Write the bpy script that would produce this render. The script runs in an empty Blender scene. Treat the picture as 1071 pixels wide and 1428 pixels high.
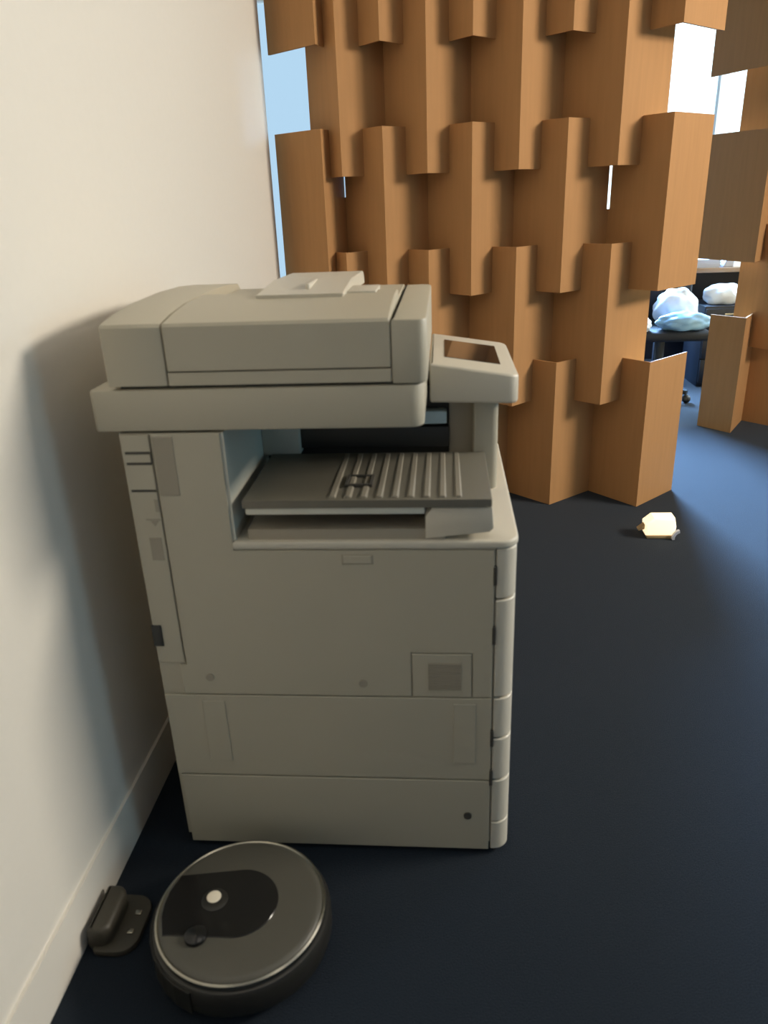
import bpy, bmesh, math, random
from mathutils import Vector, Matrix
random.seed(7)
S = bpy.context.scene
COL = S.collection

# ------------------------------------------------------------------ camera
FPX = 1052.86
PITCH, ROLL, YAW = 0.391739, -0.0394208, 0.0878145
f0 = Vector((-math.sin(YAW), math.cos(YAW), 0)); r0 = Vector((math.cos(YAW), math.sin(YAW), 0)); u0 = Vector((0, 0, 1))
fw = f0 * math.cos(PITCH) - u0 * math.sin(PITCH)
up = u0 * math.cos(PITCH) + f0 * math.sin(PITCH)
rt = r0 * math.cos(ROLL) + up * math.sin(ROLL)
uu = -r0 * math.sin(ROLL) + up * math.cos(ROLL)
cam = bpy.data.cameras.new('camera'); camo = bpy.data.objects.new('camera', cam); COL.objects.link(camo)
cam.sensor_fit = 'VERTICAL'; cam.sensor_height = 24.0; cam.lens = 24.0 * FPX / 1428.0
cam.clip_start = 0.02
cam.dof.use_dof = True; cam.dof.focus_distance = 3.0; cam.dof.aperture_fstop = 2.8
m = Matrix((rt, uu, -fw)).transposed().to_4x4(); m.translation = Vector((0, -1.17605, 1.25))
camo.matrix_world = m
S.camera = camo

# ------------------------------------------------------------------ exposure, world, lights
vs = S.view_settings
vs.view_transform = 'Standard'; vs.look = 'None'; vs.gamma = 1.0; vs.use_curve_mapping = False
vs.exposure = 0.0
W = bpy.data.worlds.new('sky'); S.world = W; W.use_nodes = True
nt = W.node_tree; nt.nodes.clear()
out = nt.nodes.new('ShaderNodeOutputWorld'); bg = nt.nodes.new('ShaderNodeBackground')
tc = nt.nodes.new('ShaderNodeTexCoord'); sx = nt.nodes.new('ShaderNodeSeparateXYZ')
mr = nt.nodes.new('ShaderNodeMapRange'); mr.inputs[1].default_value = -0.05; mr.inputs[2].default_value = 0.16
mx = nt.nodes.new('ShaderNodeMix'); mx.data_type = 'RGBA'
mx.inputs[6].default_value = (0.53, 0.74, 0.95, 1); mx.inputs[7].default_value = (1.9, 2.3, 2.5, 1)
nt.links.new(tc.outputs['Generated'], sx.inputs[0]); nt.links.new(sx.outputs['X'], mr.inputs[0])
nt.links.new(mr.outputs[0], mx.inputs[0]); nt.links.new(mx.outputs[2], bg.inputs[0])
bg.inputs[1].default_value = 1.0
nt.links.new(bg.outputs[0], out.inputs[0])

def area(name, loc, target, size, power, col, size_y=None):
    l = bpy.data.lights.new(name, 'AREA'); l.energy = power; l.color = col
    l.size = size
    if size_y: l.shape = 'RECTANGLE'; l.size_y = size_y
    o = bpy.data.objects.new(name, l); COL.objects.link(o); o.location = loc
    o.rotation_euler = (Vector(target) - Vector(loc)).to_track_quat('-Z', 'Y').to_euler()
    return o
area('main_room_light', (3.6, 0.72, 2.28), (-0.6, 0.40, 0.95), 1.0, 130, (1.0, 0.91, 0.78), 0.55)
area('daylight_right', (3.9, -0.7, 1.2), (-0.6, 0.2, 0.5), 1.0, 14, (0.36, 0.76, 1.0), 1.0)
area('ceiling_fill', (0.5, -0.5, 2.68), (0.5, -0.5, 0), 1.0, 3.5, (1.0, 0.90, 0.76))  # unseen soft fill added below the ceiling for the copier's side face
area('daylight_far_window', (0.95, 5.38, 1.7), (1.38, 2.3, 0.0), 1.2, 300, (0.30, 0.57, 1.0), 1.5).data.spread = math.radians(70)
area('bag_fill_light', (3.9, 4.3, 1.6), (1.4, 3.9, 0.5), 1.4, 200, (0.66, 0.85, 1.0), 1.3)  # added cool fill to brighten the white bags; the right wall has no window

# ------------------------------------------------------------------ materials
def mat(name, col, rough=0.6, metal=0.0, noise=None, bump=None, spec=0.5, emit=None, sheen=0, coat=0, wave=None):
    M = bpy.data.materials.new(name); M.use_nodes = True
    n = M.node_tree; b = n.nodes['Principled BSDF']
    b.inputs['Base Color'].default_value = (*col, 1); b.inputs['Roughness'].default_value = rough
    b.inputs['Metallic'].default_value = metal; b.inputs['Specular IOR Level'].default_value = spec
    b.inputs['Sheen Weight'].default_value = sheen; b.inputs['Coat Weight'].default_value = coat
    tcn = n.nodes.new('ShaderNodeTexCoord')
    if noise:
        sc, amt, stretch = noise
        mp = n.nodes.new('ShaderNodeMapping'); mp.inputs['Scale'].default_value = stretch
        nz = n.nodes.new('ShaderNodeTexNoise'); nz.inputs['Scale'].default_value = sc; nz.inputs['Detail'].default_value = 5
        rp = n.nodes.new('ShaderNodeMix'); rp.data_type = 'RGBA'
        rp.inputs[6].default_value = (*[c * (1 - amt) for c in col], 1); rp.inputs[7].default_value = (*[min(1, c * (1 + amt)) for c in col], 1)
        n.links.new(tcn.outputs['Object'], mp.inputs[0]); n.links.new(mp.outputs[0], nz.inputs['Vector'])
        n.links.new(nz.outputs['Fac'], rp.inputs[0]); n.links.new(rp.outputs[2], b.inputs['Base Color'])
        if bump:
            bp = n.nodes.new('ShaderNodeBump'); bp.inputs['Strength'].default_value = bump[0]; bp.inputs['Distance'].default_value = bump[1]
            n.links.new(nz.outputs['Fac'], bp.inputs['Height']); n.links.new(bp.outputs[0], b.inputs['Normal'])
    if emit:
        b.inputs['Emission Color'].default_value = (*emit[0], 1); b.inputs['Emission Strength'].default_value = emit[1]
    return M
M_wall = mat('cream_paint', (0.78, 0.74, 0.66), 0.75, noise=(60, 0.015, (1, 1, 1)), bump=(0.05, 0.001))
M_greywall = mat('low_bounce_paint', (0.16, 0.17, 0.19), 0.75, noise=(40, 0.02, (1, 1, 1)))  # dark colour chosen for unseen walls to cut their bounce light
M_trim = mat('white_trim_paint', (0.77, 0.73, 0.65), 0.6, noise=(20, 0.01, (1, 1, 1)))
M_white = mat('white_paint', (0.8, 0.8, 0.8), 0.7, noise=(40, 0.01, (1, 1, 1)))
M_carpet = mat('navy_carpet', (0.0085, 0.0145, 0.0235), 0.95, noise=(420, 0.55, (1, 1, 1)), bump=(0.6, 0.004), spec=0.12, sheen=0.10)
M_card = mat('brown_cardboard', (0.44, 0.228, 0.090), 0.72, noise=(18, 0.10, (3, 3, 0.25)), bump=(0.04, 0.002), spec=0.25)
M_plastic = mat('warm_grey_plastic', (0.465, 0.425, 0.325), 0.45, noise=(8, 0.02, (1, 1, 1)))
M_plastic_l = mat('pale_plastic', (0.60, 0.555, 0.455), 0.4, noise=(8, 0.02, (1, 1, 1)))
M_mint = mat('pale_inner_plastic', (0.62, 0.61, 0.52), 0.5, noise=(8, 0.02, (1, 1, 1)))
M_plastic_d = mat('vent_plastic', (0.35, 0.31, 0.24), 0.6, noise=(8, 0.02, (1, 1, 1)))
M_tray = mat('tray_plastic', (0.15, 0.137, 0.105), 0.5, noise=(10, 0.03, (1, 1, 1)))
M_rib = mat('rib_plastic', (0.25, 0.225, 0.175), 0.5, noise=(10, 0.03, (1, 1, 1)))
M_dark = mat('dark_plastic', (0.03, 0.03, 0.027), 0.5, noise=(10, 0.1, (1, 1, 1)))
M_gap = mat('seam_shadow_plastic', (0.06, 0.055, 0.045), 0.8, noise=(10, 0.1, (1, 1, 1)))  # shade of seams and gaps put into a dark colour; also caps and hinges
M_screen = mat('glossy_screen', (0.02, 0.018, 0.016), 0.08, noise=(5, 0.05, (1, 1, 1)), coat=0.5)
M_blueglare = mat('bluish_glare_plastic', (0.50, 0.66, 0.72), 0.1, noise=(5, 0.05, (1, 1, 1)))  # glare on the small bay window is put into this pale colour
M_rgrey = mat('robot_grey_plastic', (0.078, 0.074, 0.060), 0.38, noise=(15, 0.05, (1, 1, 1)))
M_rdark = mat('robot_body_plastic', (0.020, 0.019, 0.016), 0.35, noise=(15, 0.05, (1, 1, 1)))
M_rblack = mat('robot_gloss_black', (0.010, 0.010, 0.010), 0.16, noise=(15, 0.05, (1, 1, 1)))
M_chrome = mat('satin_metal', (0.42, 0.40, 0.34), 0.2, metal=1.0, noise=(15, 0.03, (1, 1, 1)))
M_button = mat('button_silver', (0.75, 0.68, 0.55), 0.3, noise=(15, 0.03, (1, 1, 1)))
M_dock = mat('dock_plastic', (0.045, 0.040, 0.028), 0.5, noise=(15, 0.05, (1, 1, 1)))
M_glow = mat('lamp_diffuser', (0.95, 0.85, 0.65), 0.5, noise=(5, 0.02, (1, 1, 1)), emit=((1.0, 0.80, 0.50), 1.15))
M_brass = mat('tan_base', (0.42, 0.30, 0.15), 0.5, noise=(15, 0.05, (1, 1, 1)))
M_wood = mat('desk_wood', (0.38, 0.25, 0.16), 0.4, noise=(6, 0.15, (1, 12, 1)))
M_navy = mat('navy_panel', (0.010, 0.014, 0.026), 0.4, noise=(6, 0.1, (1, 1, 1)))
M_black = mat('black_fabric', (0.008, 0.010, 0.016), 0.7, noise=(300, 0.3, (1, 1, 1)))
M_bag = mat('white_film', (0.86, 0.90, 0.93), 0.35, noise=(12, 0.04, (1, 1, 1)), bump=(0.3, 0.02))
M_bagblue = mat('pale_blue_film', (0.26, 0.45, 0.64), 0.3, noise=(12, 0.08, (1, 1, 1)), bump=(0.3, 0.02))
M_paper = mat('grey_paper', (0.55, 0.56, 0.62), 0.6, noise=(20, 0.03, (1, 1, 1)))
M_frame = mat('white_window_frame', (0.82, 0.84, 0.85), 0.4, noise=(10, 0.02, (1, 1, 1)))
M_glass = bpy.data.materials.new('window_glass'); M_glass.use_nodes = True
_n = M_glass.node_tree; _n.nodes.clear()
_o = _n.nodes.new('ShaderNodeOutputMaterial'); _t = _n.nodes.new('ShaderNodeBsdfTransparent'); _g = _n.nodes.new('ShaderNodeBsdfGlossy')
_m = _n.nodes.new('ShaderNodeMixShader'); _f = _n.nodes.new('ShaderNodeFresnel'); _f.inputs[0].default_value = 1.2
_t.inputs[0].default_value = (0.94, 0.97, 0.97, 1); _g.inputs['Roughness'].default_value = 0.02
_n.links.new(_f.outputs[0], _m.inputs[0]); _n.links.new(_t.outputs[0], _m.inputs[1]); _n.links.new(_g.outputs[0], _m.inputs[2]); _n.links.new(_m.outputs[0], _o.inputs[0])

# ------------------------------------------------------------------ mesh helpers
def bx(bm, x0, x1, y0, y1, z0, z1, bev=0.0, seg=2):
    r = bmesh.ops.create_cube(bm, size=1.0)
    for v in r['verts']:
        v.co = Vector(((x0 + x1) / 2 + v.co.x * (x1 - x0), (y0 + y1) / 2 + v.co.y * (y1 - y0), (z0 + z1) / 2 + v.co.z * (z1 - z0)))
    if bev:
        es = list({e for v in r['verts'] for e in v.link_edges})
        bmesh.ops.bevel(bm, geom=es, offset=bev, segments=seg, profile=0.5, affect='EDGES')
def prism(bm, pts, axis, a, b, bev=0.0, seg=2):
    """closed polygon pts extruded along axis from a to b; (u,v) are the other two axes in xyz order"""
    def P(u, v, w):
        return (w, u, v) if axis == 0 else (u, w, v) if axis == 1 else (u, v, w)
    lo = [bm.verts.new(P(u, v, a)) for u, v in pts]; hi = [bm.verts.new(P(u, v, b)) for u, v in pts]
    n = len(pts); fs = [bm.faces.new(lo), bm.faces.new(hi)]
    for i in range(n):
        fs.append(bm.faces.new((lo[i], lo[(i + 1) % n], hi[(i + 1) % n], hi[i])))
    bmesh.ops.recalc_face_normals(bm, faces=fs)
    if bev:
        es = list({e for e in fs[0].edges} | {e for e in fs[1].edges})
        bmesh.ops.bevel(bm, geom=es, offset=bev, segments=seg, profile=0.5, affect='EDGES')
def rounded(x0, x1, y0, y1, rr, seg=6):
    """rounded rectangle; rr = radii (x0y0, x1y0, x1y1, x0y1)"""
    pts = []
    for (cx, cy, r, a0) in ((x0 + rr[0], y0 + rr[0], rr[0], 180), (x1 - rr[1], y0 + rr[1], rr[1], 270), (x1 - rr[2], y1 - rr[2], rr[2], 0), (x0 + rr[3], y1 - rr[3], rr[3], 90)):
        if r <= 0: pts.append((cx, cy)); continue
        for k in range(seg + 1):
            a = math.radians(a0 + 90 * k / seg); pts.append((cx + r * math.cos(a), cy + r * math.sin(a)))
    return pts
def lathe(bm, prof, cx, cy, n=64):
    rings = []
    for r, z in prof:
        if r < 1e-6: rings.append([bm.verts.new((cx, cy, z))])
        else: rings.append([bm.verts.new((cx + r * math.cos(2 * math.pi * k / n), cy + r * math.sin(2 * math.pi * k / n), z)) for k in range(n)])
    for A, B in zip(rings, rings[1:]):
        for k in range(n):
            k2 = (k + 1) % n
            q = [A[k % len(A)], A[k2 % len(A)], B[k2 % len(B)], B[k % len(B)]]
            u = []
            for v in q:
                if v not in u: u.append(v)
            if len(u) > 2: bm.faces.new(u)
    bmesh.ops.recalc_face_normals(bm, faces=bm.faces[:])
def tube(bm, a, b, r, n=12):
    a, b = Vector(a), Vector(b); d = (b - a)
    mt = Matrix.Translation((a + b) / 2) @ d.to_track_quat('Z', 'Y').to_matrix().to_4x4()
    bmesh.ops.create_cone(bm, cap_ends=True, segments=n, radius1=r, radius2=r, depth=d.length, matrix=mt)
def obj(name, bm, material, parent=None, smooth=True):
    me = bpy.data.meshes.new(name); bm.to_mesh(me); bm.free()
    o = bpy.data.objects.new(name, me); COL.objects.link(o)
    me.materials.append(material)
    if smooth:
        for p in me.polygons: p.use_smooth = True
        me.set_sharp_from_angle(angle=math.radians(35))
    if parent is not None:
        o.parent = parent
        o.matrix_parent_inverse = Matrix.Translation(-Vector(world_loc(parent)))
    return o
LOC = {}
def world_loc(o):
    return LOC.get(o.name, (0, 0, 0))
def thing(name, label, cat, loc=(0, 0, 0), group=None):
    o = bpy.data.objects.new(name, None); COL.objects.link(o); o.empty_display_size = 0.05
    o.location = loc; LOC[o.name] = tuple(loc)
    o['label'] = label; o['category'] = cat
    if group: o['group'] = group
    return o
def tag(o, label, cat, group=None):
    o['label'] = label; o['category'] = cat
    if group: o['group'] = group
    return o
def struct(name, bm, m, parent=None):
    o = obj(name, bm, m, parent, smooth=False)
    if parent is None: o['kind'] = 'structure'
    return o
def box(name, m, parent, *a, bev=0.0, seg=2):
    bm = bmesh.new(); bx(bm, *a, bev=bev, seg=seg); return obj(name, bm, m, parent)
def sbox(name, m, *a, parent=None):
    bm = bmesh.new(); bx(bm, *a); return struct(name, bm, m, parent)

# ------------------------------------------------------------------ the room
XW = -0.67                       # face of the cream wall
YW = 2.016                       # its far end
YF = 5.5                         # far wall with the windows
sbox('floor', M_carpet, -3.6, 4.2, -3.1, 5.62, -0.06, 0)
sbox('ceiling', M_white, -3.6, 4.2, -3.1, 5.62, 2.75, 2.87)
sbox('wall_left', M_wall, XW - 0.12, XW, -3.0, YW, 0, 2.75)
sbox('baseboard_left', M_trim, XW, XW + 0.007, -3.0, YW, 0, 0.118)
sbox('wall_right', M_greywall, 4.1, 4.2, -3.0, 5.5, 0, 2.75)
sbox('wall_back', M_greywall, -3.6, 4.2, -3.1, -3.0, 0, 2.75)
sbox('wall_side', M_white, -3.6, -3.5, -3.0, 5.5, 0, 2.75)
def far_wall():
    bm = bmesh.new()
    xs = [-3.6, -2.6, -0.55, 0.3, 2.75, 4.2]
    for a, b in ((0, 1), (2, 3), (4, 5)): bx(bm, xs[a], xs[b], YF, YF + 0.12, 0, 2.75)
    for a, b in ((1, 2), (3, 4)):
        bx(bm, xs[a], xs[b], YF, YF + 0.12, 0, 0.40); bx(bm, xs[a], xs[b], YF, YF + 0.12, 2.72, 2.75)
    return struct('wall_far', bm, M_white)
far_wall()
def window(i, x0, x1, mull):
    bm = bmesh.new(); z0, z1 = 0.40, 2.72; w = 0.05
    bx(bm, x0, x0 + w, YF - 0.01, YF + 0.08, z0, z1); bx(bm, x1 - w, x1, YF - 0.01, YF + 0.08, z0, z1)
    bx(bm, x0 + w, x1 - w, YF - 0.01, YF + 0.08, z0, z0 + w); bx(bm, x0 + w, x1 - w, YF - 0.01, YF + 0.08, z1 - w, z1)
    for mxx in mull: bx(bm, mxx - 0.03, mxx + 0.03, YF, YF + 0.07, z0 + w, z1 - w)
    o = struct('window_%d' % i, bm, M_frame)
    g = sbox('pane', M_glass, x0 + w, x1 - w, YF + 0.03, YF + 0.036, z0 + w, z1 - w, parent=o)
    s = sbox('window_sill', M_frame, x0 - 0.04, x1 + 0.04, YF - 0.10, YF, z0 - 0.03, z0, parent=o)
window(1, -2.6, -0.55, (-1.85,))
window(2, 0.3, 2.75, (1.2, 2.12,))

# ------------------------------------------------------------------ folded cardboard partition
def vfold(name, stages, parent, t=0.008):
    """one folded card; stages = [(plan polyline, z0, z1)], stacked where a slot narrows the card"""
    bm = bmesh.new()
    for poly, z0, z1 in stages:
        P = [Vector((p[0], p[1])) for p in poly]
        segs = [(P[i + 1] - P[i]).normalized() for i in range(len(P) - 1)]
        nrm = [Vector((d.y, -d.x)) for d in segs]           # towards the viewer for left-to-right polylines
        b = (nrm[0] + nrm[1]).normalized()
        off = [nrm[0], b / max(0.35, b.dot(nrm[1])), nrm[1]]
        fr = [tuple(p) for p in P]; bk = [tuple(p - o * t) for p, o in zip(P, off)]
        lo = [bm.verts.new((x, y, z0)) for x, y in fr + bk[::-1]]; hi = [bm.verts.new((x, y, z1)) for x, y in fr + bk[::-1]]
        n = 6
        for ring in (lo, hi):
            bm.faces.new((ring[0], ring[1], ring[4], ring[5])); bm.faces.new((ring[1], ring[2], ring[3], ring[4]))
        for i in range(n): bm.faces.new((lo[i], lo[(i + 1) % n], hi[(i + 1) % n], hi[i]))
    bmesh.ops.recalc_face_normals(bm, faces=bm.faces[:])
    return obj(name, bm, M_card, parent, smooth=False)
def prism_quad(bm, q, z0, z1):
    lo = [bm.verts.new((x, y, z0)) for x, y in q]; hi = [bm.verts.new((x, y, z1)) for x, y in q]
    bm.faces.new(lo); bm.faces.new(hi)
    for i in range(4): bm.faces.new((lo[i], lo[(i + 1) % 4], hi[(i + 1) % 4], hi[i]))
YR, YV = 1.90, 2.08
part = thing('cardboard_partition', 'tall brown cardboard partition of interlocked zigzag folds behind the copier', 'partition', (0.2, 1.99, 0))
g = 0.0015
A_valleys = [(-0.655, 2.065), (-0.392, YV), (-0.062, YV), (0.276, YV), (0.645, YV), (1.012, YV)]
A_ridges = [(-0.450, YR), (-0.222, YR), (0.105, YR), (0.450, YR + 0.01), (0.812, YR - 0.02)]
B_valleys = [(-0.515, YV), (-0.222, YV), (0.105, YV), (0.450, YV), (0.838, YV)]
B_ridges = [(-0.378, YR), (-0.059, YR), (0.276, YR), (0.632, YR)]
def row(valleys, ridges, z0, z1, parent, name='cardboard_fold', slots={}):
    """slots: valley index -> (z where the slot starts, half width)"""
    for k, r in enumerate(ridges):
        a, b = valleys[k], valleys[k + 1]
        zs = sorted({z0, z1} | {slots[i][0] for i in (k, k + 1) if i in slots})
        st = []
        for za, zb in zip(zs, zs[1:]):
            ga = slots[k][1] if k in slots and za >= slots[k][0] else -0.001 if k else 0
            gb = slots[k + 1][1] if k + 1 in slots and za >= slots[k + 1][0] else -0.001 if k < len(ridges) - 1 else 0
            st.append(([(a[0] + ga, a[1]), r, (b[0] - gb, b[1])], za, zb))
        vfold(name, st, parent)
row(A_valleys, A_ridges, 0.0, 0.617, part)
row(B_valleys, B_ridges, 0.443, 1.065, part)
row(A_valleys, A_ridges, 0.890, 1.500, part, slots={1: (1.265, 0.002), 4: (1.185, 0.005)})
row(B_valleys, B_ridges, 1.336, 1.945, part)
row(A_valleys, A_ridges, 1.768, 2.380, part)
row(B_valleys, B_ridges, 2.215, 2.700, part)
part2 = thing('cardboard_partition', 'second brown cardboard partition standing farther back at the right edge', 'partition', (2.2, 3.05, 0))
A2v = [(1.430, 3.10), (1.705, 3.19), (2.05, 3.17), (2.40, 3.18), (2.75, 3.19), (3.1, 3.2)]
A2r = [(1.558, 2.94), (1.90, 2.97), (2.24, 2.98), (2.58, 2.99), (2.93, 3.0)]
B2v = [(1.56, 3.14), (1.89, 3.16), (2.24, 3.17), (2.58, 3.18), (2.93, 3.19)]
B2r = [(1.715, 2.96), (2.05, 2.97), (2.40, 2.98), (2.75, 2.99)]
A2w = [(1.365, 3.35)] + A2v[1:]
B2v = [(1.525, 3.30), (1.89, 3.16), (2.24, 3.17), (2.58, 3.18), (2.93, 3.19)]
row(A2v, A2r, 0.0, 0.617, part2)
row([(1.585, 3.20)] + B2v[1:], B2r, 0.443, 1.065, part2)
row(A2w, A2r, 0.890, 1.500, part2)
row(B2v, B2r, 1.336, 1.945, part2)
row(A2w, A2r, 1.768, 2.380, part2)
row(B2v, B2r, 2.215, 2.700, part2)

# ------------------------------------------------------------------ photocopier (we look at its left side; its front is to the right)
PW = 0.587
cp = thing('photocopier', 'large grey office photocopier with document feeder standing beside the cream wall', 'photocopier', (-0.2, 0.29, 0))
# core body and rear column
bm = bmesh.new()
bx(bm, -0.544, 0.086, 0.005, PW, 0.03, 0.692)
bx(bm, -0.544, -0.371, 0.005, PW, 0.692, 0.905)
bx(bm, -0.371, 0.0, 0.44, PW, 0.692, 0.905)
body = obj('body', bm, M_plastic, cp, smooth=False)
# side panels, set 5 mm in front of the core so their seams are real gaps
def plate(name, pts, parent=cp, m=M_plastic, y0=0.0, y1=0.005, bev=0.0012):
    b = bmesh.new(); prism(b, pts, 1, y0, y1, bev, 1); return obj(name, b, m, parent)
R4 = lambda x0, x1, z0, z1: [(x0, z0), (x1, z0), (x1, z1), (x0, z1)]
sp = plate('side_panel', [(-0.502, 0.3865), (-0.0645, 0.3865), (-0.0645, 0.4825), (0.0485, 0.4825), (0.0485, 0.3865), (0.0835, 0.3865), (0.0835, 0.6905), (-0.371, 0.6905), (-0.371, 0.905), (-0.4895, 0.905), (-0.4895, 0.452), (-0.502, 0.452)])
plate('recessed_latch', R4(-0.181, -0.126, 0.664, 0.683), sp, M_plastic_d, -0.0010, 0.0005, 0.0006)
plate('latch_rim', R4(-0.178, -0.129, 0.6665, 0.681), sp, M_plastic, -0.0022, 0.0, 0.0006)
vp = plate('vent_panel', R4(-0.0625, 0.0465, 0.3865, 0.4805))
b = bmesh.new(); bx(b, -0.033, 0.027, -0.0008, 0.002, 0.402, 0.462)
vg = obj('vent_grille', b, M_plastic_d, vp)
b = bmesh.new()
for k in range(12): bx(b, -0.033, 0.027, -0.0022, 0.0, 0.4032 + k * 0.005, 0.4054 + k * 0.005)
obj('grille_slats', b, M_plastic_d, vg, smooth=False)
rp = plate('rear_cover', R4(-0.5425, -0.4925, 0.457, 0.903))
tu = plate('tray_unit_panel', R4(-0.5425, 0.0835, 0.1925, 0.3835))
plate('grip_recess', R4(-0.470, -0.425, 0.228, 0.372), tu, M_plastic, -0.0018, 0.0, 0.001)
plate('grip_recess', R4(0.013, 0.055, 0.232, 0.372), tu, M_plastic, -0.0018, 0.0, 0.001)
bs = plate('base_panel', R4(-0.5365, 0.0835, 0.012, 0.1885))
# small marks on the side
for (x, z) in ((-0.447, 0.425), (-0.155, 0.415)):
    b = bmesh.new(); tube(b, (x, -0.0022, z), (x, 0.002, z), 0.008, 16); obj('screw_cap', b, M_plastic_d, sp)
b = bmesh.new(); tube(b, (0.041, -0.003, 0.101), (0.041, 0.002, 0.101), 0.008, 16); obj('screw_cap', b, M_gap, bs)
plate('side_vent', R4(-0.487, -0.452, 0.795, 0.900), sp, M_plastic_d, -0.0010, 0.001, 0.0006)
for z in (0.872, 0.853, 0.804):
    plate('groove_shade', R4(-0.537, -0.493, z - 0.0022, z + 0.0022), rp, M_gap, -0.0008, 0.001, 0.0004)  # raised dark strips, the shade of a groove put into their colour
plate('groove_shade', R4(-0.4945, -0.4922, 0.853, 0.874), rp, M_gap, -0.0008, 0.001, 0.0004)
plate('finger_latch', R4(-0.500, -0.493, 0.765, 0.788), rp, M_plastic_d, -0.0012, 0.001, 0.0005)
plate('groove_shade', R4(-0.520, -0.493, 0.749, 0.7515), rp, M_plastic_d, -0.0008, 0.001, 0.0004)
plate('finger_latch', [(-0.512, 0.748), (-0.505, 0.738), (-0.498, 0.748)], rp, M_plastic_d, -0.0012, 0.001, 0.0004)
plate('side_label', R4(-0.520, -0.498, 0.672, 0.716), rp, M_plastic_d, -0.0008, 0.001, 0.0004)
box('socket', M_dark, rp, -0.5445, -0.526, -0.003, 0.004, 0.494, 0.538, bev=0.001)
# front pieces wrapping round the right-hand corner
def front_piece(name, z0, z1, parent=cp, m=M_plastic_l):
    b = bmesh.new(); prism(b, rounded(0.0875, 0.124, 0.002, PW - 0.002, (0.002, 0.030, 0.030, 0.002), 7), 2, z0, z1, 0.002, 1)
    return obj(name, b, m, parent)
front_piece('front_cover', 0.5955, 0.691)
front_piece('front_door', 0.3865, 0.5915)
front_piece('paper_drawer', 0.2935, 0.3825)
front_piece('paper_drawer', 0.1925, 0.2895)
front_piece('lower_drawer', 0.085, 0.1885)
front_piece('kick_panel', 0.012, 0.082)
for z in (0.640, 0.520, 0.292, 0.197):
    box('hinge', M_gap, bpy.data.objects['front_door'], 0.0830, 0.0885, -0.0008, 0.01, z - 0.018, z + 0.018)
# caster feet under the base
for (x, y) in ((-0.48, 0.06), (0.02, 0.06), (-0.48, 0.53), (0.02, 0.53)):
    b = bmesh.new(); tube(b, (x, y, 0.0), (x, y, 0.035), 0.022, 16); obj('foot', b, M_dark, cp)
# lip around the output bay
b = bmesh.new(); prism(b, rounded(-0.371, 0.126, -0.002, PW, (0.0, 0.034, 0.034, 0.0), 8), 2, 0.692, 0.708, 0.005, 3)
obj('bay_floor', b, M_plastic_l, cp)
# output bay
b = bmesh.new(); bx(b, -0.371, -0.366, 0.004, 0.44, 0.708, 0.905); obj('bay_side_wall', b, M_mint, cp)
b = bmesh.new(); bx(b, -0.366, 0.010, 0.30, 0.44, 0.708, 0.907); obj('bay_rear_wall', b, M_dark, cp)
box('exit_unit', M_mint, cp, -0.366, -0.290, 0.256, 0.302, 0.780, 0.9085, bev=0.004)
box('inner_bracket', M_plastic_d, cp, 0.008, 0.072, 0.285, 0.46, 0.708, 0.895, bev=0.003)
box('bay_beam', M_dark, cp, -0.292, 0.008, 0.272, 0.302, 0.790, 0.832, bev=0.004)
box('bay_window_glare', M_blueglare, cp, -0.056, 0.004, 0.268, 0.300, 0.838, 0.864, bev=0.003)  # pale blue piece, its glare painted into the colour
# upper output tray
b = bmesh.new()
prism(b, [(0.0, 0.770), (0.0, 0.784), (0.25, 0.786), (0.25, 0.772)], 0, -0.348, 0.078, 0.003, 2)
tr = obj('output_tray', b, M_tray, cp)
for k in range(9):
    x = -0.200 + k * 0.0268
    b = bmesh.new(); prism(b, [(x, 0.783), (x + 0.015, 0.783), (x + 0.011, 0.7875), (x + 0.004, 0.7875)], 1, 0.010, 0.245, 0.0012, 1)
    obj('tray_rib', b, M_rib, tr)
b = bmesh.new()
bx(b, -0.176, -0.128, 0.060, 0.066, 0.784, 0.7900); bx(b, -0.176, -0.128, 0.110, 0.114, 0.784, 0.7895)
bx(b, -0.176, -0.171, 0.066, 0.110, 0.784, 0.7900); bx(b, -0.133, -0.128, 0.066, 0.110, 0.784, 0.7900)
obj('tray_tab', b, M_gap, tr)
box('lit_plate_strip', M_mint, tr, -0.343, -0.035, 0.002, 0.010, 0.757, 0.769, bev=0.002)  # pale strip added for a lit plate beyond the tray, brightness in its colour
# lower output tray
b = bmesh.new(); prism(b, [(0.008, 0.708), (0.008, 0.727), (0.24, 0.740), (0.24, 0.708)], 0, -0.345, 0.0, 0.003, 2)
lt = obj('lower_tray', b, M_plastic_d, cp)
b = bmesh.new(); prism(b, [(-0.034, 0.710), (0.075, 0.722), (0.082, 0.729), (0.079, 0.768), (-0.022, 0.768), (-0.034, 0.752)], 1, 0.004, 0.20, 0.003, 2)
obj('tray_end_stop', b, M_plastic_l, lt)
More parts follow.
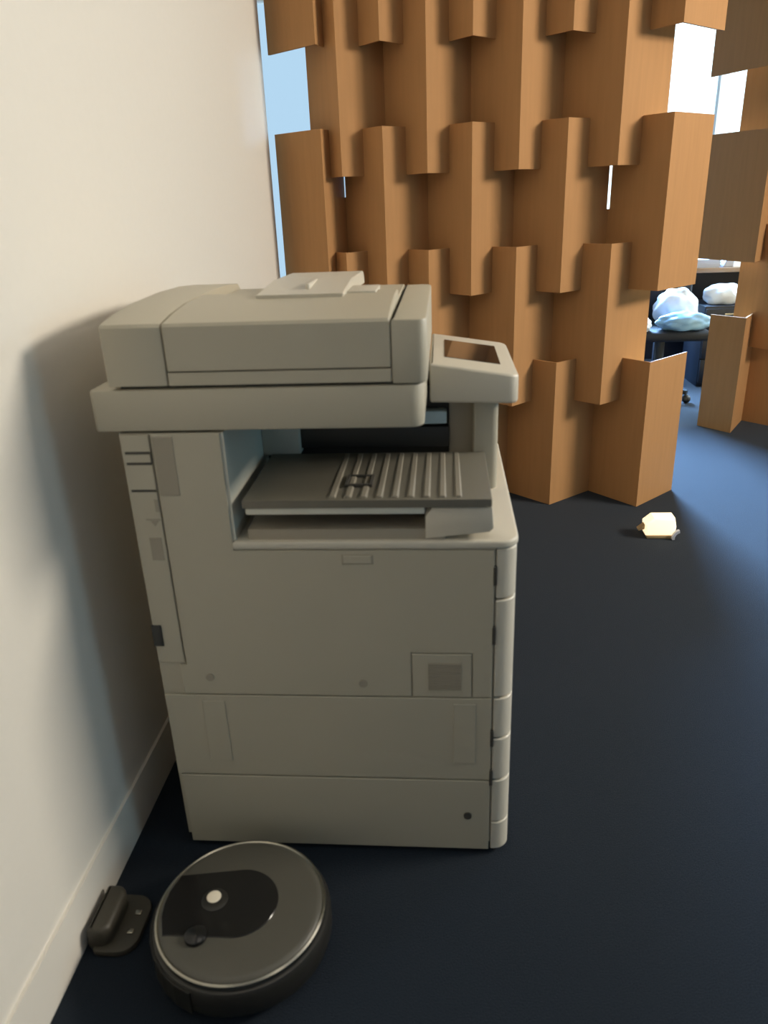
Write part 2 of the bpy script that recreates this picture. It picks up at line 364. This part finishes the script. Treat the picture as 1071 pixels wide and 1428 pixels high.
# front post and operation panel
b = bmesh.new(); prism(b, rounded(0.055, 0.103, 0.25, 0.46, (0.004, 0.012, 0.012, 0.004), 4), 2, 0.705, 0.90, 0.002, 1)
obj('panel_post', b, M_plastic, cp)
def lid(x0, x1, y0, y1, zl0, zr0, zl1, zr1, rad):
    """box with rounded right corners in plan and sloping top and bottom"""
    b = bmesh.new(); pts = rounded(x0, x1, y0, y1, (0.004, rad, rad, 0.004), 6)
    fz = lambda x, a, c: a + (c - a) * (x - x0) / (x1 - x0)
    lo = [b.verts.new((x, y, fz(x, zl0, zr0))) for x, y in pts]; hi = [b.verts.new((x, y, fz(x, zl1, zr1))) for x, y in pts]
    n = len(pts); fs = [b.faces.new(lo), b.faces.new(hi)]
    for i in range(n): fs.append(b.faces.new((lo[i], lo[(i + 1) % n], hi[(i + 1) % n], hi[i])))
    bmesh.ops.recalc_face_normals(b, faces=fs)
    bmesh.ops.bevel(b, geom=list(set(fs[0].edges) | set(fs[1].edges)), offset=0.006, segments=3, profile=0.5, affect='EDGES')
    return b
pn = obj('operation_panel', lid(-0.028, 0.138, 0.22, 0.56, 0.893, 0.888, 0.968, 0.942, 0.02), M_plastic_l, cp)
zt = lambda x: 0.968 + (0.942 - 0.968) * (x + 0.028) / 0.166
b = bmesh.new()
q = [(0.0, 0.30), (0.108, 0.30), (0.108, 0.49), (0.0, 0.49)]
lo = [b.verts.new((x, y, zt(x) - 0.003)) for x, y in q]; hi = [b.verts.new((x, y, zt(x) + 0.0012)) for x, y in q]
b.faces.new(lo[::-1]); b.faces.new(hi)
for i in range(4): b.faces.new((lo[i], lo[(i + 1) % 4], hi[(i + 1) % 4], hi[i]))
obj('touch_screen', b, M_screen, pn, smooth=False)
# scanner unit
b = bmesh.new(); prism(b, rounded(-0.582, -0.033, 0.0, 0.56, (0.010, 0.022, 0.022, 0.010), 6), 2, 0.909, 0.979, 0.004, 2)
sc = obj('scanner_unit', b, M_plastic, cp)
b = bmesh.new(); bx(b, -0.53, -0.05, 0.012, 0.54, 0.978, 0.987); obj('lid_gap_shade', b, M_gap, sc)  # dark slab, shade of the gap under the lid put into its colour
# document feeder: profile in (y,z), cut in end covers and a middle cover
prof = [(0.0, 0.985), (0.0, 1.078), (0.004, 1.083), (0.06, 1.092), (0.14, 1.099), (0.28, 1.103), (0.40, 1.101), (0.50, 1.094), (0.535, 1.07), (0.54, 0.985)]
df = box('document_feeder', M_plastic_d, cp, -0.535, -0.05, 0.010, 0.53, 0.984, 1.070)
b = bmesh.new(); prism(b, prof, 0, -0.546, -0.4455, 0.003, 2); obj('feeder_end_cover', b, M_plastic, df)
b = bmesh.new(); prism(b, [(0.0, 1.0085)] + prof[1:5] + [(0.24, 1.100), (0.26, 1.085), (0.50, 1.082), (0.535, 1.07), (0.54, 1.0085)], 0, -0.4435, -0.0835, 0.002, 1); obj('feeder_cover', b, M_plastic, df)
b = bmesh.new(); prism(b, [(0.0, 0.985), (0.0, 1.0055), (0.54, 1.0055), (0.54, 0.985)], 0, -0.4435, -0.0835, 0.001, 1); obj('feeder_sill', b, M_plastic, df)
b = bmesh.new(); prism(b, rounded(-0.0815, -0.027, 0.0, 0.50, (0.001, 0.016, 0.016, 0.001), 6), 2, 0.981, 1.081, 0.004, 2); obj('feeder_end_cover', b, M_plastic, df)
ft = bmesh.new()
prism(ft, [(0.155, 1.099), (0.155, 1.105), (0.30, 1.116), (0.50, 1.112), (0.52, 1.10), (0.52, 1.084)], 0, -0.326, -0.172, 0.002, 1)
fl = obj('original_tray', ft, M_plastic_l, df)
box('paper_guide', M_plastic_l, fl, -0.245, -0.238, 0.20, 0.30, 1.105, 1.118, bev=0.002)
box('feeder_stop', M_plastic_l, df, -0.172, -0.120, 0.20, 0.30, 1.094, 1.103, bev=0.002)

# ------------------------------------------------------------------ robot vacuum
RX, RY, RR = -0.370, -0.216, 0.160
rv = thing('robot_vacuum', 'round grey and black robot vacuum parked on the carpet in front of the copier', 'robot vacuum', (RX, RY, 0))
b = bmesh.new(); lathe(b, [(0, 0.012), (RR - 0.02, 0.012), (RR - 0.004, 0.02), (RR, 0.032), (RR, 0.066), (RR - 0.004, 0.074), (RR - 0.014, 0.078), (0, 0.078)], RX, RY, 72)
obj('robot_body', b, M_rdark, rv)
b = bmesh.new(); lathe(b, [(0.06, 0.0775), (RR - 0.012, 0.0775), (RR - 0.013, 0.084), (RR - 0.018, 0.0885), (RR - 0.026, 0.0900), (0.06, 0.0905), (0.06, 0.0775)], RX, RY, 72)
tp = obj('top_ring', b, M_rgrey, rv)
b = bmesh.new(); lathe(b, [(RR - 0.0150, 0.0855), (RR - 0.012, 0.0870), (RR - 0.0085, 0.0850), (RR - 0.0075, 0.0785), (RR - 0.0140, 0.0785), (RR - 0.0150, 0.0855)], RX, RY, 72)
obj('rim_highlight_ring', b, M_chrome, tp)  # ring added to catch the highlight on the rim bevel
# the black inlay: a round-ended band from the centre out to the left rim
pts = []
HW = 0.072
ang = math.radians(184); ca, sa = math.cos(ang), math.sin(ang)
loc = [(0.138, -HW), (0.148, -0.03), (0.150, 0.0), (0.148, 0.03), (0.138, HW)] + [(-0.0 + HW * math.cos(math.radians(a)), HW * math.sin(math.radians(a))) for a in range(90, 271, 10)]
pts = [(RX - 0.006 + u * ca - v * sa, RY + 0.004 + u * sa + v * ca) for u, v in loc]
pts = [(x if (x - RX) ** 2 + (y - RY) ** 2 < (RR - 0.02) ** 2 else RX + (x - RX) * (RR - 0.02) / math.hypot(x - RX, y - RY), y if (x - RX) ** 2 + (y - RY) ** 2 < (RR - 0.02) ** 2 else RY + (y - RY) * (RR - 0.02) / math.hypot(x - RX, y - RY)) for x, y in pts]
b = bmesh.new(); prism(b, pts, 2, 0.079, 0.0918, 0.0012, 1); ip = obj('black_inlay', b, M_rblack, tp)
b = bmesh.new(); lathe(b, [(0, 0.0910), (0.023, 0.0910), (0.024, 0.0925), (0.022, 0.0938), (0.012, 0.0945), (0, 0.0945)], RX - 0.050, RY + 0.006, 32); bt = obj('button', b, M_rdark, ip)
b = bmesh.new(); lathe(b, [(0, 0.0940), (0.013, 0.0940), (0.013, 0.0955), (0.010, 0.0965), (0, 0.0967)], RX - 0.052, RY + 0.010, 24); obj('button_cap', b, M_button, bt)
b = bmesh.new(); lathe(b, [(0, 0.091), (0.020, 0.091), (0.019, 0.097), (0.013, 0.101), (0, 0.1025)], RX - 0.062, RY - 0.088 + 0.02, 32); obj('camera_dome', b, M_rblack, ip)
b = bmesh.new()
for k in range(11):
    a0 = math.radians(120 + 12 * k); a1 = math.radians(132 + 12 * k)
    q = [(RX + r * math.cos(a), RY + r * math.sin(a)) for r, a in ((RR - 0.001, a0), (RR + 0.0025, a0), (RR + 0.0025, a1), (RR - 0.001, a1))]
    prism_quad(b, q, 0.022, 0.07)
bmesh.ops.remove_doubles(b, verts=b.verts[:], dist=1e-5); bmesh.ops.recalc_face_normals(b, faces=b.faces[:])
obj('bumper', b, M_rdark, rv)
for s in (-1, 1):
    b = bmesh.new(); tube(b, (RX, RY + s * 0.095, 0.032), (RX, RY + s * 0.125, 0.032), 0.032, 24); obj('wheel', b, M_dark, rv)

# charging dock between wall and robot
dk = thing('charging_dock', 'small dark dock on the carpet between the cream wall and the robot vacuum', 'dock', (-0.607, -0.2, 0))
b = bmesh.new(); prism(b, rounded(-0.645, -0.566, -0.262, -0.138, (0.012, 0.034, 0.034, 0.012), 6), 2, 0.0, 0.014, 0.004, 2); obj('dock_plate', b, M_dock, dk)
b = bmesh.new(); prism(b, rounded(-0.653, -0.612, -0.252, -0.148, (0.006, 0.020, 0.020, 0.006), 6), 2, 0.0, 0.052, 0.010, 3); obj('dock_housing', b, M_dock, dk)
for s in (-1, 1): box('charging_contact', M_chrome, dk, -0.592, -0.580, -0.2 + s * 0.02 - 0.005, -0.2 + s * 0.02 + 0.005, 0.013, 0.017, bev=0.001)

# ------------------------------------------------------------------ small lit lamp on the floor
LX, LY = 0.828, 1.585
lm = thing('floor_lamp', 'small glowing cream lamp on the navy carpet near the partition corner', 'lamp', (LX, LY, 0))
b = bmesh.new(); bx(b, LX - 0.052, LX + 0.052, LY - 0.036, LY + 0.036, 0.0, 0.014, 0.004, 2); obj('lamp_base', b, M_brass, lm)
b = bmesh.new(); prism(b, [(LX - 0.056, 0.014), (LX + 0.052, 0.014), (LX + 0.056, 0.05), (LX + 0.048, 0.086), (LX - 0.030, 0.086), (LX - 0.060, 0.060)], 1, LY - 0.038, LY + 0.030, 0.008, 3); obj('lamp_shade', b, M_glow, lm)
b = bmesh.new(); prism(b, [(LX - 0.060, 0.034), (LX - 0.056, 0.056), (LX - 0.084, 0.032), (LX - 0.080, 0.028)], 1, LY - 0.02, LY + 0.01, 0.001, 1); obj('side_tab', b, M_brass, lm)
b = bmesh.new()
for k in range(6):
    a0, a1 = math.radians(100 + 15 * k), math.radians(100 + 15 * (k + 1))
    c = (LX + 0.078, LY - 0.048)
    P = lambda a, r: (LX + 0.070 + r * math.cos(a) * 0.9, 0.008 + r * math.sin(a))
    q = [P(a0, 0.034), P(a1, 0.034), P(a1, 0.024), P(a0, 0.024)]
    prism(b, q, 1, LY - 0.052, LY - 0.036)
bmesh.ops.remove_doubles(b, verts=b.verts[:], dist=1e-5)
obj('carry_handle', b, M_paper, lm)

# ------------------------------------------------------------------ desk, chair and bags seen through the opening
dx0, dx1, dy0, dy1 = 1.45, 2.95, 4.30, 4.95
ds = thing('desk', 'brown desk with dark front panel beyond the opening in the partition', 'desk', ((dx0 + dx1) / 2, (dy0 + dy1) / 2, 0))
box('desk_top', M_wood, ds, dx0, dx1, dy0, dy1, 0.715, 0.745, bev=0.004)
box('modesty_panel', M_navy, ds, dx0 + 0.06, dx1 - 0.06, dy0 + 0.40, dy0 + 0.42, 0.06, 0.715)
for x in (dx0 + 0.03, dx1 - 0.07):
    for y in (dy0 + 0.03, dy1 - 0.07): box('leg', M_navy, ds, x, x + 0.04, y, y + 0.04, 0, 0.715)
def pile(name, label, cat, m, c, sz, seed, group=None):
    """crumpled soft shape, flat underneath"""
    rnd = random.Random(seed); b = bmesh.new(); bmesh.ops.create_icosphere(b, subdivisions=4, radius=1.0)
    dirs = [(Vector((rnd.gauss(0, 1), rnd.gauss(0, 1), rnd.gauss(0, 1))).normalized(), rnd.uniform(3, 8), rnd.uniform(0, 6.28)) for _ in range(9)]
    for v in b.verts:
        p = v.co.copy(); w = sum(abs(math.sin(p.dot(d) * k + ph)) for d, k, ph in dirs) / 9
        p *= 0.72 + 0.45 * w
        p.z = max(p.z, -0.72)
        v.co = Vector((c[0] + p.x * sz[0], c[1] + p.y * sz[1], c[2] + (p.z + 0.72) * sz[2]))
    return tag(obj(name, b, m), label, cat, group)
# papers on the desk
b = bmesh.new()
for k in range(6):
    a = 0.04 * math.sin(k * 2.1); bx(b, 1.60 + 0.006 * (k % 3), 1.86 + 0.006 * (k % 2), dy0 + 0.03, dy0 + 0.24, 0.745 + k * 0.009, 0.7535 + k * 0.009)
tag(obj('paper_stack', b, M_paper, None, smooth=False), 'low stack of pale grey papers on the desk edge', 'papers')
b = bmesh.new(); prism(b, [(1.885, 0.745), (1.955, 0.745), (1.965, 0.86), (1.935, 0.86)], 1, dy0 + 0.04, dy0 + 0.20, 0.004, 1)
tag(obj('document_holder', b, M_paper), 'grey upright document holder on the desk beside the paper stack', 'holder')
# office chair with its back towards us
CX, CY = 1.35, 3.72
ch = thing('office_chair', 'black office chair in front of the desk beyond the partition', 'chair', (CX, CY, 0))
b = bmesh.new(); bx(b, CX - 0.24, CX + 0.24, CY - 0.23, CY + 0.23, 0.40, 0.46, 0.025, 3); obj('seat', b, M_black, ch)
b = bmesh.new(); bx(b, CX - 0.24, CX + 0.24, CY + 0.25, CY + 0.30, 0.47, 0.76, 0.022, 3); obj('backrest', b, M_black, ch)
b = bmesh.new(); tube(b, (CX, CY + 0.20, 0.41), (CX, CY + 0.28, 0.41), 0.018); tube(b, (CX, CY + 0.28, 0.40), (CX, CY + 0.28, 0.60), 0.018); obj('back_support', b, M_dark, ch)
b = bmesh.new(); tube(b, (CX, CY, 0.07), (CX, CY, 0.41), 0.028); obj('gas_column', b, M_dark, ch)
for k in range(5):
    a = 2 * math.pi * k / 5 + 0.628
    b = bmesh.new(); tube(b, (CX, CY, 0.085), (CX + 0.20 * math.cos(a), CY + 0.20 * math.sin(a), 0.066), 0.016); lg = obj('leg', b, M_dark, ch)
    b = bmesh.new(); bmesh.ops.create_uvsphere(b, u_segments=14, v_segments=8, radius=0.027, matrix=Matrix.Translation((CX + 0.20 * math.cos(a), CY + 0.20 * math.sin(a), 0.027))); obj('caster', b, M_dark, lg)
pile('plastic_bag', 'large crumpled bright white bag resting on the black chair seat', 'bag', M_bag, (1.45, 3.81, 0.462), (0.13, 0.12, 0.125), 3)
pile('plastic_bag', 'pale blue crumpled bag in front of the white bag on the chair', 'bag', M_bagblue, (1.44, 3.575, 0.462), (0.16, 0.09, 0.06), 5)
pd = thing('drawer_pedestal', 'dark low drawer pedestal at the front of the brown desk', 'cabinet', (1.86, 4.18, 0))
box('cabinet_body', M_navy, pd, 1.70, 2.04, 4.03, 4.40, 0.0, 0.53, bev=0.004)
for k in range(3):
    dr = box('drawer', M_navy, pd, 1.705, 2.035, 4.012, 4.032, 0.03 + k * 0.165, 0.185 + k * 0.165, bev=0.003)
    box('handle', M_chrome, dr, 1.82, 1.92, 4.002, 4.013, 0.145 + k * 0.165, 0.157 + k * 0.165, bev=0.002)
pile('plastic_bag', 'white crumpled bag on top of the dark drawer pedestal by the desk', 'bag', M_bag, (1.85, 4.16, 0.531), (0.13, 0.09, 0.075), 8)
pile('plastic_bag', 'small white crumpled bag at the left front corner of the chair seat', 'bag', M_bag, (1.19, 3.56, 0.462), (0.05, 0.07, 0.05), 11)
